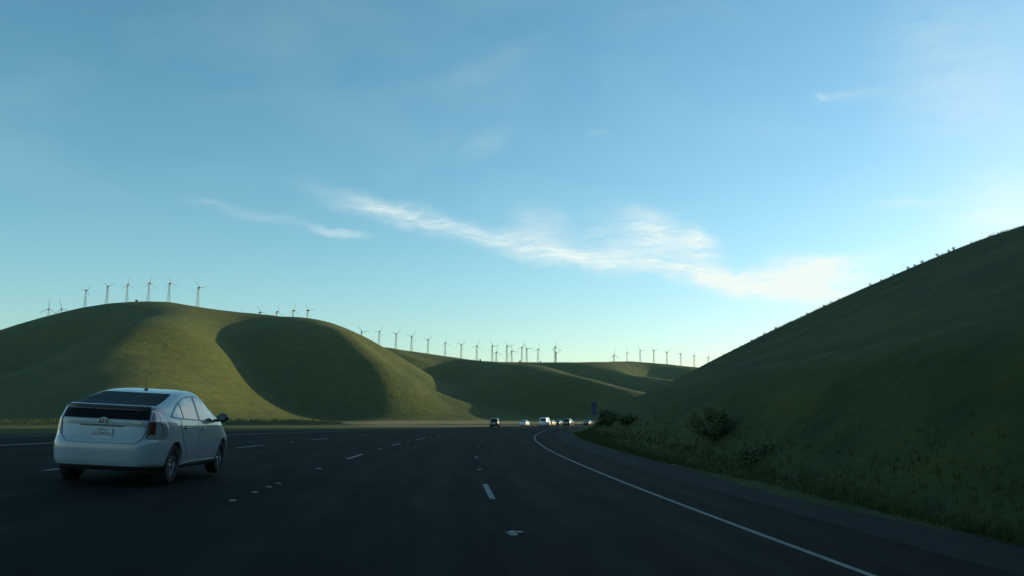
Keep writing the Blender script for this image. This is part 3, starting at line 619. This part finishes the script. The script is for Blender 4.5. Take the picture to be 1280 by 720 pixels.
# ---- cars far ahead
def far_car(name, label, kind, col, px, d, head, group='cars far ahead on the bend'):
    root = empty(name); tag(root, label, kind if kind != 'suv' else 'car', group)
    pm = plain(name + '_paint', col, .3, 0, .8, .02, 3, .5, .01)
    if kind == 'car':
        rows = [(.20, .78, -.75, 3.45), (.30, .86, -.95, 3.6), (.55, .89, -1.0, 3.65), (.75, .885, -.98, 3.5), (.90, .86, -.93, 3.1), (.96, .83, -.80, 2.7), (1.0, .80, -.45, 2.5), (1.15, .72, -.05, 2.15), (1.30, .65, .35, 1.8), (1.40, .57, .65, 1.5), (1.44, .40, .80, 1.3), (1.45, .2, .9, 1.2)]
        win = [(1.02, -.66, .66), (1.15, -.62, .62), (1.33, -.54, .54)]; sy = [-.0, .5, 1.3, 2.0]; sb_ = [1.02, 1.0, .99, .98]; st = [1.10, 1.33, 1.33, 1.10]; up = .5; lamp = (.72, .88, .58, .80); W_ = [(sx * .77, wy) for sx in (-1, 1) for wy in (0, 2.7)]; H = 1.45
    elif kind == 'suv':
        rows = [(.26, .82, -.80, 3.5), (.36, .90, -.98, 3.65), (.60, .93, -1.02, 3.7), (.90, .925, -1.0, 3.6), (1.05, .90, -.97, 3.2), (1.12, .87, -.94, 2.6), (1.40, .78, -.85, 2.1), (1.62, .70, -.72, 1.7), (1.70, .60, -.55, 1.4), (1.73, .4, -.3, 1.2)]
        win = [(1.14, -.70, .70), (1.35, -.66, .66), (1.58, -.58, .58)]; sy = [-.55, .2, 1.2, 1.95]; sb_ = [1.13, 1.13, 1.12, 1.11]; st = [1.55, 1.58, 1.58, 1.25]; up = .1; lamp = (.85, 1.12, .72, .86); W_ = [(sx * .80, wy) for sx in (-1, 1) for wy in (0, 2.75)]; H = 1.73
    else:
        rows = [(.26, .86, -.95, 3.9), (.36, .95, -1.10, 4.05), (.70, .985, -1.13, 4.1), (1.1, .98, -1.12, 3.9), (1.2, .96, -1.11, 3.3), (1.5, .90, -1.08, 2.9), (1.85, .83, -1.03, 2.45), (1.98, .74, -.95, 2.2), (2.02, .5, -.8, 2.0)]
        win = [(1.20, -.74, .74), (1.45, -.72, .72), (1.75, -.67, .67)]; sy = [-.75, .4, 1.7, 2.5]; sb_ = [1.22, 1.21, 1.20, 1.2]; st = [1.72, 1.74, 1.74, 1.55]; up = .05; lamp = (.80, 1.15, .80, .92); W_ = [(sx * .84, wy) for sx in (-1, 1) for wy in (0, 3.1)]; H = 2.02
    sh = Shell(rows, 5.5)
    sh.body('body', pm, 34, 90, W_, .36 if kind != 'car' else .34, root)
    sh.rear_patch('rear_window', M['dark_glass'], win, root, 8, 5, .008, up)
    for sg in (-1, 1):
        sh.side_patch('side_window', M['side_glass'], sy, sb_, st, sg, root, 14, 5, .006)
        sh.rear_patch('tail_light', M['lamp_red'], [(lamp[0], sg * lamp[2], sg * lamp[3]), (lamp[1], sg * lamp[2], sg * lamp[3])], root, 4, 3, .008)
    sh.rear_patch('number_plate', M['plate'], [(.66 if kind == 'car' else .72, -.15, .15), (.80 if kind == 'car' else .86, -.15, .15)], root, 2, 2, .010)
    for x, y in W_: wheel(x, y, .31 if kind == 'car' else .34, root, 6, .2)
    X = (px - 640) / 1108 * (d * math.cos(PITCH) - 2.2 * math.sin(PITCH))
    s, o = to_road([X], [d]); z = float(road_pt(s[0], o[0])[2])
    root.location = (X, d, z + .01); root.rotation_euler = (0, 0, R(-head)); return root
far_car('grey_suv', 'dark grey tall car, leftmost of the far cars on the bend', 'suv', (.030, .036, .045), 618, 172, 5)
far_car('white_car', 'small white car with a sunlit side between the dark grey car and the van', 'car', (.60, .61, .60), 654.5, 214, 13)
far_car('white_van', 'tall white van with dark rear windows and a sunlit side, tallest of the far vehicles', 'van', (.55, .56, .56), 680, 205, 14)
far_car('pale_gold_car', 'pale gold car half hidden in front of the white van', 'car', (.45, .38, .24), 687.5, 226, 16)
far_car('black_sedan', 'black low car close to the right of the pale gold car', 'car', (.012, .012, .014), 696.5, 232, 17)
far_car('black_suv', 'black tall car between the low black car and the last car by the slope', 'suv', (.012, .013, .015), 709, 206, 18)
far_car('dark_sedan', 'dark low car about to vanish behind the foot of the right slope', 'car', (.016, .018, .020), 733.5, 236, 20)

# ------------------------------------------------------------------ blue road sign by the bend
def sign():
    x, y = at(742.8, 510, 226)[:2]; g = float(ground(np.array([x]), np.array([y]))[0])
    root = empty('road_sign', (x, y, g)); tag(root, 'tall dark blue road sign on two posts above the far cars', 'road sign')
    top = 4.05 - g; h = 3.3
    MB().box((0, 0, top - h / 2), (1.35, .06, h)).build('sign_panel', M['sign_blue'], root)
    for sx in (-.45, .45): MB().box((sx, .07, top / 2 - .2), (.09, .09, top - .2)).build('post', M['steel'], root)
    for k, (zz, ww) in enumerate(((top - .30, .9), (top - 2.15, .5))): MB().box((.0, -.034, zz), (ww, .012, .16)).build('pale_stripe', M['sign_white'], root)
    root.rotation_euler = (0, 0, R(-2))
sign()

# ------------------------------------------------------------------ wind turbines
HUB = 18.5
def make_turbine():
    root = empty('wind_turbine')
    tw = MB(); b0, b1, n = 1.35, .40, 6
    for sx, sy in ((-1, -1), (1, -1), (1, 1), (-1, 1)): tw.tube([(sx * b0, sy * b0, -1.5), (sx * b1, sy * b1, HUB - .4)], .10, 5)
    for k in range(n):
        z0, z1 = (HUB - .4) * k / n, (HUB - .4) * (k + 1) / n
        a, c = b0 + (b1 - b0) * k / n, b0 + (b1 - b0) * (k + 1) / n
        cs = lambda q: [(-q, -q), (q, -q), (q, q), (-q, q)]
        for i in range(4):
            p, p2 = cs(a)[i], cs(a)[(i + 1) % 4]; q, q2 = cs(c)[i], cs(c)[(i + 1) % 4]
            tw.tube([(p[0], p[1], z0), (q2[0], q2[1], z1)], .04, 4); tw.tube([(p2[0], p2[1], z0), (q[0], q[1], z1)], .04, 4); tw.tube([(q[0], q[1], z1), (q2[0], q2[1], z1)], .04, 4)
    tw.build('lattice_tower', M['steel'], root)
    nb = MB(); nb.lathe([(-1.7, 0), (-1.7, .55), (-1.2, .75), (1.0, .78), (1.7, .55), (1.75, 0)], 'x', 12)
    nac = nb.build('nacelle', M['steel'], root, True, 40); nac.location = (.5, 0, HUB + .45)
    rb = MB(); rb.lathe([(-.45, 0), (-.45, .42), (.2, .40), (.55, .18), (.6, 0)], 'x', 14); rot = rb.build('rotor_hub', M['steel'], root, True, 40); rot.location = (2.65, 0, HUB + .45)
    for k in range(3):
        bl = MB(); vs = []; L = 8.6
        for i, (q, ch, tk) in enumerate(((.03, .30, .26), (.10, .40, .22), (.2, .48, .16), (.45, .40, .10), (.75, .29, .07), (1.0, .20, .03))):
            a = R(14 * (1 - q))
            for j in range(8):
                c2 = math.cos(j / 8 * 2 * math.pi) * ch / 2; t2 = math.sin(j / 8 * 2 * math.pi) * tk / 2
                vs.append((t2 * math.cos(a) + c2 * math.sin(a), c2 * math.cos(a) - t2 * math.sin(a) + ch * .1, q * L))
        fs = [(i * 8 + j, i * 8 + (j + 1) % 8, (i + 1) * 8 + (j + 1) % 8, (i + 1) * 8 + j) for i in range(5) for j in range(8)] + [tuple(range(7, -1, -1)), tuple(40 + j for j in range(8))]
        b = mesh_obj('blade', vs, fs, M['blade'], rot, True, 50); b.rotation_euler = (2 * math.pi * k / 3, 0, 0)
    return root
turb = make_turbine()
def copy_tree(o, parent=None):
    c = o.copy(); C.objects.link(c)
    if parent: c.parent = parent
    for ch in list(o.children): copy_tree(ch, c)
    return c
def crest(px, py_lo=340):
    """farthest reach of the land in one direction: depth, height and elevation of the skyline"""
    d = np.arange(380, 1390, 3.0); x = (px - 640) / 1108 * d * (math.cos(PITCH) + .06 * math.sin(PITCH)); z = ground(x, d); e = z / d
    return d, x, z, e
ORD = ['first', 'second', 'third', 'fourth', 'fifth', 'sixth', 'seventh', 'eighth', 'ninth', 'tenth', 'eleventh', 'twelfth']
# hub direction, foot direction or None when the crest hides the foot, yaw of the rotor axis, turn of the blades
def stand(hx, hy, fy, yaw, turn, label, first=[True]):
    d, x, z, e = crest(hx)
    hz = np.array([at(hx, hy, q)[2] for q in d]); i0 = int(e.argmax())
    if fy is not None:
        i = i0; sc = max(.55, (hz[i] - z[i] + .3) / (HUB + .45))
    else:
        j = np.arange(i0, min(len(d), i0 + 90)); i = int(j[np.abs(hz[j] - z[j] - HUB).argmin()]); sc = (hz[i] - z[i]) / (HUB + .45); sc = min(max(sc, .45), 1.25)
    r = turb if first[0] else copy_tree(turb)
    first[0] = False
    r.location = (at(hx, hy, d[i])[0], d[i], z[i] - .2); r.scale = (sc, sc, sc); r.rotation_euler = (0, 0, R(yaw))
    rot = [c for c in r.children if c.name.startswith('rotor_hub')][0]; rot.rotation_euler = (R(turn), 0, 0)
    tag(r, label, 'wind turbine', 'wind turbines along the hill crests'); return r
q = 'lattice wind turbine peeping over the far left slope, '
stand(61, 386, None, -60, 0, q + 'left one of two'); stand(77, 386, None, -60, 15, q + 'right one of two')
for k, (hx, hy, fy, turn) in enumerate([(107.5, 363.2, 383, 88), (134.5, 358.5, 381, 62), (159.5, 356.3, 378, 5), (186.5, 354.4, 376, 2), (212, 354.8, 378, 18), (248, 360, 383, 42)]):
    stand(hx, hy, fy, -38, turn, f'lattice wind turbine on the rounded left hilltop, {ORD[k]} of six from the left')
for k, (hx, hy, turn) in enumerate([(300.5, 391.5, 0), (324.5, 390.5, 40), (346, 389.8, 0), (366.5, 388.3, 0), (384.5, 387.8, 45)]):
    stand(hx, hy, None, -38, turn, f'wind turbine half hidden behind the middle hill crest, {ORD[k]} of five from the left')
for k, (hx, hy, fy, turn) in enumerate([(452, 414.8, None, 40), (474, 414.8, 432, 90), (495, 417.6, 434, 75), (514.5, 420.8, 438, -35), (535, 425, 442, -40), (556.5, 428.8, 446, 0), (576.5, 431.2, 451, -50), (596, 432.6, 452, -15), (615.3, 432.8, 452, 35),
                                        (633.6, 433, 452.5, 35), (652.3, 434.5, 452.5, -12), (672.5, 436.9, 452, -10), (693.8, 434, 451.5, 0)]):
    stand(hx, hy, fy, -62, turn, f'tall wind turbine on the crest behind the middle hill, {ORD[k] if k < 12 else "thirteenth"} of the long row')
for k, (hx, hy) in enumerate([(620.4, 440), (639.6, 438.7), (658.3, 436), (694.6, 441)]):
    stand(hx, hy, None, -66, 20 * k, f'shorter wind turbine between the tall ones at mid row, {ORD[k]} of four from the left')
for k, (hx, hy, fy) in enumerate([(767.3, 444, None), (783.6, 440.6, 452.5), (800, 438.6, 452.5), (817, 438.3, 453), (833.3, 440.6, 455), (850.5, 442.6, 456), (867.5, 444.6, 458), (885.2, 446.6, 460), (903, 447.2, 462)]):
    stand(hx, hy, fy, -72, 17 * k, f'thin distant wind turbine on the far right crest, {ORD[k]} of nine from the left')
# dark equipment boxes at the feet of the turbines
def box_at(px, label, s=1.0, first=[None]):
    d, x, z, e = crest(px); i = int(e.argmax()) - 1
    r = empty('transformer_box', (x[i], d[i], z[i] - .1)); tag(r, label, 'equipment box', 'equipment boxes on the hill crests')
    MB().box((0, 0, .75), (1.7, 1.2, 1.5)).build('cabinet', M['black_trim'], r); MB().box((0, 0, 1.56), (1.9, 1.4, .12), None, (.9, .9)).build('lid', M['steel'], r); r.scale = (s, s, s)
box_at(166, 'dark equipment box on the left hilltop between the third and fourth turbines', 1.1)
box_at(600.3, 'dark equipment box on the crest beside the eighth tall turbine')
box_at(650, 'dark equipment box on the crest in the dip at mid row', 1.2)
box_at(675.6, 'dark upright equipment box on the crest beside the twelfth tall turbine', .8)

# ------------------------------------------------------------------ plants on the right slope
def leaf_mat(name, a, b2):
    m, t, b = material(name); inf = t.node('ShaderNodeNewGeometry'); n = t.noise(inf.outputs['Position'], 3.0, 3)
    t.put(b.inputs['Base Color'], t.mix(t.rng(n, .35, .65), a, b2)); b.inputs['Roughness'].default_value = .9; b.inputs['Specular IOR Level'].default_value = .2; return m
M['leaf'] = leaf_mat('shrub_leaves', (.055, .074, .030), (.105, .125, .050))
M['dry'] = leaf_mat('dry_stems', (.05, .05, .03), (.09, .085, .05))
M['blade_grass'] = leaf_mat('grass_blades', (.028, .041, .012), (.070, .076, .014))
M['bark'] = plain('bark', (.04, .03, .022), .9)
def shrub(x, y, w, h, seed, label, group, leaf=.10, count=1500):
    rnd = random.Random(seed); g = float(ground(np.array([x]), np.array([y]))[0])
    root = empty('shrub', (x, y, g - .05)); tag(root, label, 'shrub', group)
    st = MB(); lf = MB(); tips = []
    for k in range(14):
        a = rnd.uniform(0, 6.28); rr = rnd.uniform(.15, .95) ** .7 * w / 2; zz = h * rnd.uniform(.45, 1.0) * math.sqrt(max(.15, 1 - (rr / (w / 2)) ** 2 * .75))
        tip = Vector((rr * math.cos(a), rr * math.sin(a), zz)); mid = tip * .5 + Vector((0, 0, h * .08)); st.tube([(0, 0, -.1), mid, tip], [.035, .022, .008], 5); tips.append((tip, mid))
    for k in range(count):
        tip, mid = rnd.choice(tips); c = mid.lerp(tip, rnd.uniform(.1, 1.05)) + Vector([rnd.gauss(0, .13 * w / 2) for _ in range(3)])
        c.z = max(.03, c.z); u = Vector([rnd.gauss(0, 1) for _ in range(3)]).normalized(); v = u.orthogonal().normalized(); s = leaf * rnd.uniform(.6, 1.5)
        lf.add([c - u * s, c + v * s * .45, c + u * s, c - v * s * .45], [(0, 1, 2, 3)])
    st.build('stems', M['bark'], root); lf.build('crown', M['leaf'], root)
def on_slope(px, py):
    d = np.arange(8, 320, .5); x = np.array([at(px, py, q)[0] for q in d]); z = np.array([at(px, py, q)[2] for q in d]); g = ground(x, d); i = int(np.argmax(g > z)); return x[i], d[i]
bx, by = on_slope(893, 553); shrub(bx, by, by / 1108 * 62, by / 1108 * 44, 3, 'large dark rounded bush low on the right slope', 'bushes at the foot of the right slope', .06, 6500)
bx, by = on_slope(945, 575); shrub(bx, by, by / 1108 * 70, by / 1108 * 20, 5, 'low spreading bush just right of the large dark bush on the slope', 'bushes at the foot of the right slope', .055, 3600)
bx, by = on_slope(762, 532); shrub(bx, by, by / 1108 * 30, by / 1108 * 19, 7, 'far dark bush at the end of the right slope beside the last car', 'bushes at the foot of the right slope', .3, 1300)
bx, by = on_slope(786, 532); shrub(bx, by, by / 1108 * 24, by / 1108 * 13, 8, 'small far bush right of the bush beside the last car', 'bushes at the foot of the right slope', .25, 900)
def weed(px, size, seed, label):
    d = np.arange(120, 300, 1.5); x = (px - 640) / 1108 * d * 1.02; z = ground(x, d); i = int((z / d).argmax()); rnd = random.Random(seed)
    root = empty('tall_weed', (x[i], d[i], z[i] - .1)); tag(root, label, 'weed', 'tall weeds along the right skyline')
    st = MB(); hd = MB()
    for k in range(16):
        a = rnd.uniform(0, 6.28); ln = size * rnd.uniform(.55, 1.0); sp_ = rnd.uniform(.1, .75) * size
        tip = Vector((sp_ * math.cos(a), sp_ * math.sin(a), ln)); st.tube([(0, 0, 0), tip * .5 + Vector((0, 0, .22 * size)), tip], [.022, .016, .009], 4)
        for j in range(9):
            c = tip * rnd.uniform(.6, 1.05) + Vector([rnd.gauss(0, .07 * size) for _ in range(3)]); u = Vector([rnd.gauss(0, 1) for _ in range(3)]).normalized(); v = u.orthogonal(); s = .055 * size ** .5
            hd.add([c - u * s, c + v * s * .5, c + u * s, c - v * s * .5], [(0, 1, 2, 3)])
    st.build('stems', M['dry'], root); hd.build('seed_heads', M['dry'], root)
wl = [(934, .8), (950, .9), (964, 1.0), (1004, .8), (1025.7, .8), (1084, 1.0), (1098, .8), (1114, .9), (1132, 1.2), (1140.5, 1.0), (1150, 1.2), (1170, 1.4), (1184, 1.1), (1190, 1.6), (1237, .7)]
for k, (px, s) in enumerate(wl):
    weed(px, s * .5, 40 + k, f'dry weed standing against the sky on the right slope, {(ORD + ["thirteenth", "fourteenth", "fifteenth"])[k]} up the skyline')
# grass blades, thick at the foot and along the skyline of the right slope
rs = np.random.RandomState(11)
def tufts(name, xs, ys, hs, ws, nb=4):
    g = ground(xs, ys); vs = []; fs = []
    ang = rs.uniform(0, 6.28, (len(xs), nb)); lean = rs.uniform(.1, .6, (len(xs), nb)); hh = rs.uniform(.5, 1.2, (len(xs), nb))
    for i in range(len(xs)):
        for k in range(nb):
            a = ang[i, k]; h = hs[i] * hh[i, k]; w = ws[i]; dx, dy = math.cos(a), math.sin(a); b0 = len(vs); ox, oy = dx * w * 2, dy * w * 2
            X, Y, Z = xs[i] + ox, ys[i] + oy, g[i] - .03
            vs += [(X - dy * w, Y + dx * w, Z), (X + dy * w, Y - dx * w, Z), (X + dx * lean[i, k] * h, Y + dy * lean[i, k] * h, Z + h)]; fs.append((b0, b0 + 1, b0 + 2))
    o = mesh_obj(name, vs, fs, M['blade_grass']); return tag(o, kind='stuff')
n = 9000; s_ = 9 + 120 * rs.rand(n) ** 1.4; o_ = O_TOE - .3 + np.minimum(rs.exponential(1.3, n), 4 * rs.rand(n))
gx, gy, _ = road_pt(s_, o_); tufts('grass', gx, gy, .10 + .22 * rs.rand(n), .010 + .0005 * s_)
P_ = np.array(CREST)[3:13]; n = 7000; t_ = rs.rand(n) * (len(P_) - 1.001); i_ = t_.astype(int); f_ = (t_ - i_)[:, None]
pp = P_[i_] * (1 - f_) + P_[i_ + 1] * f_; tufts('grass', pp[:, 0] + rs.normal(0, 2.5, n), pp[:, 1] + rs.normal(0, 2.5, n), .15 + .55 * rs.rand(n) ** 2.5, np.full(n, .035), 3)
n = 2600; wx_ = rs.uniform(-330, -50, n); wy_ = 262 + .10 * (wx_ + 60) + 4 * np.sin(wx_ * .05) + rs.normal(0, 4.5, n); tufts('weeds', wx_, wy_, .25 + .6 * rs.rand(n) ** 2, np.full(n, .10), 4)
bpy.context.view_layer.update()
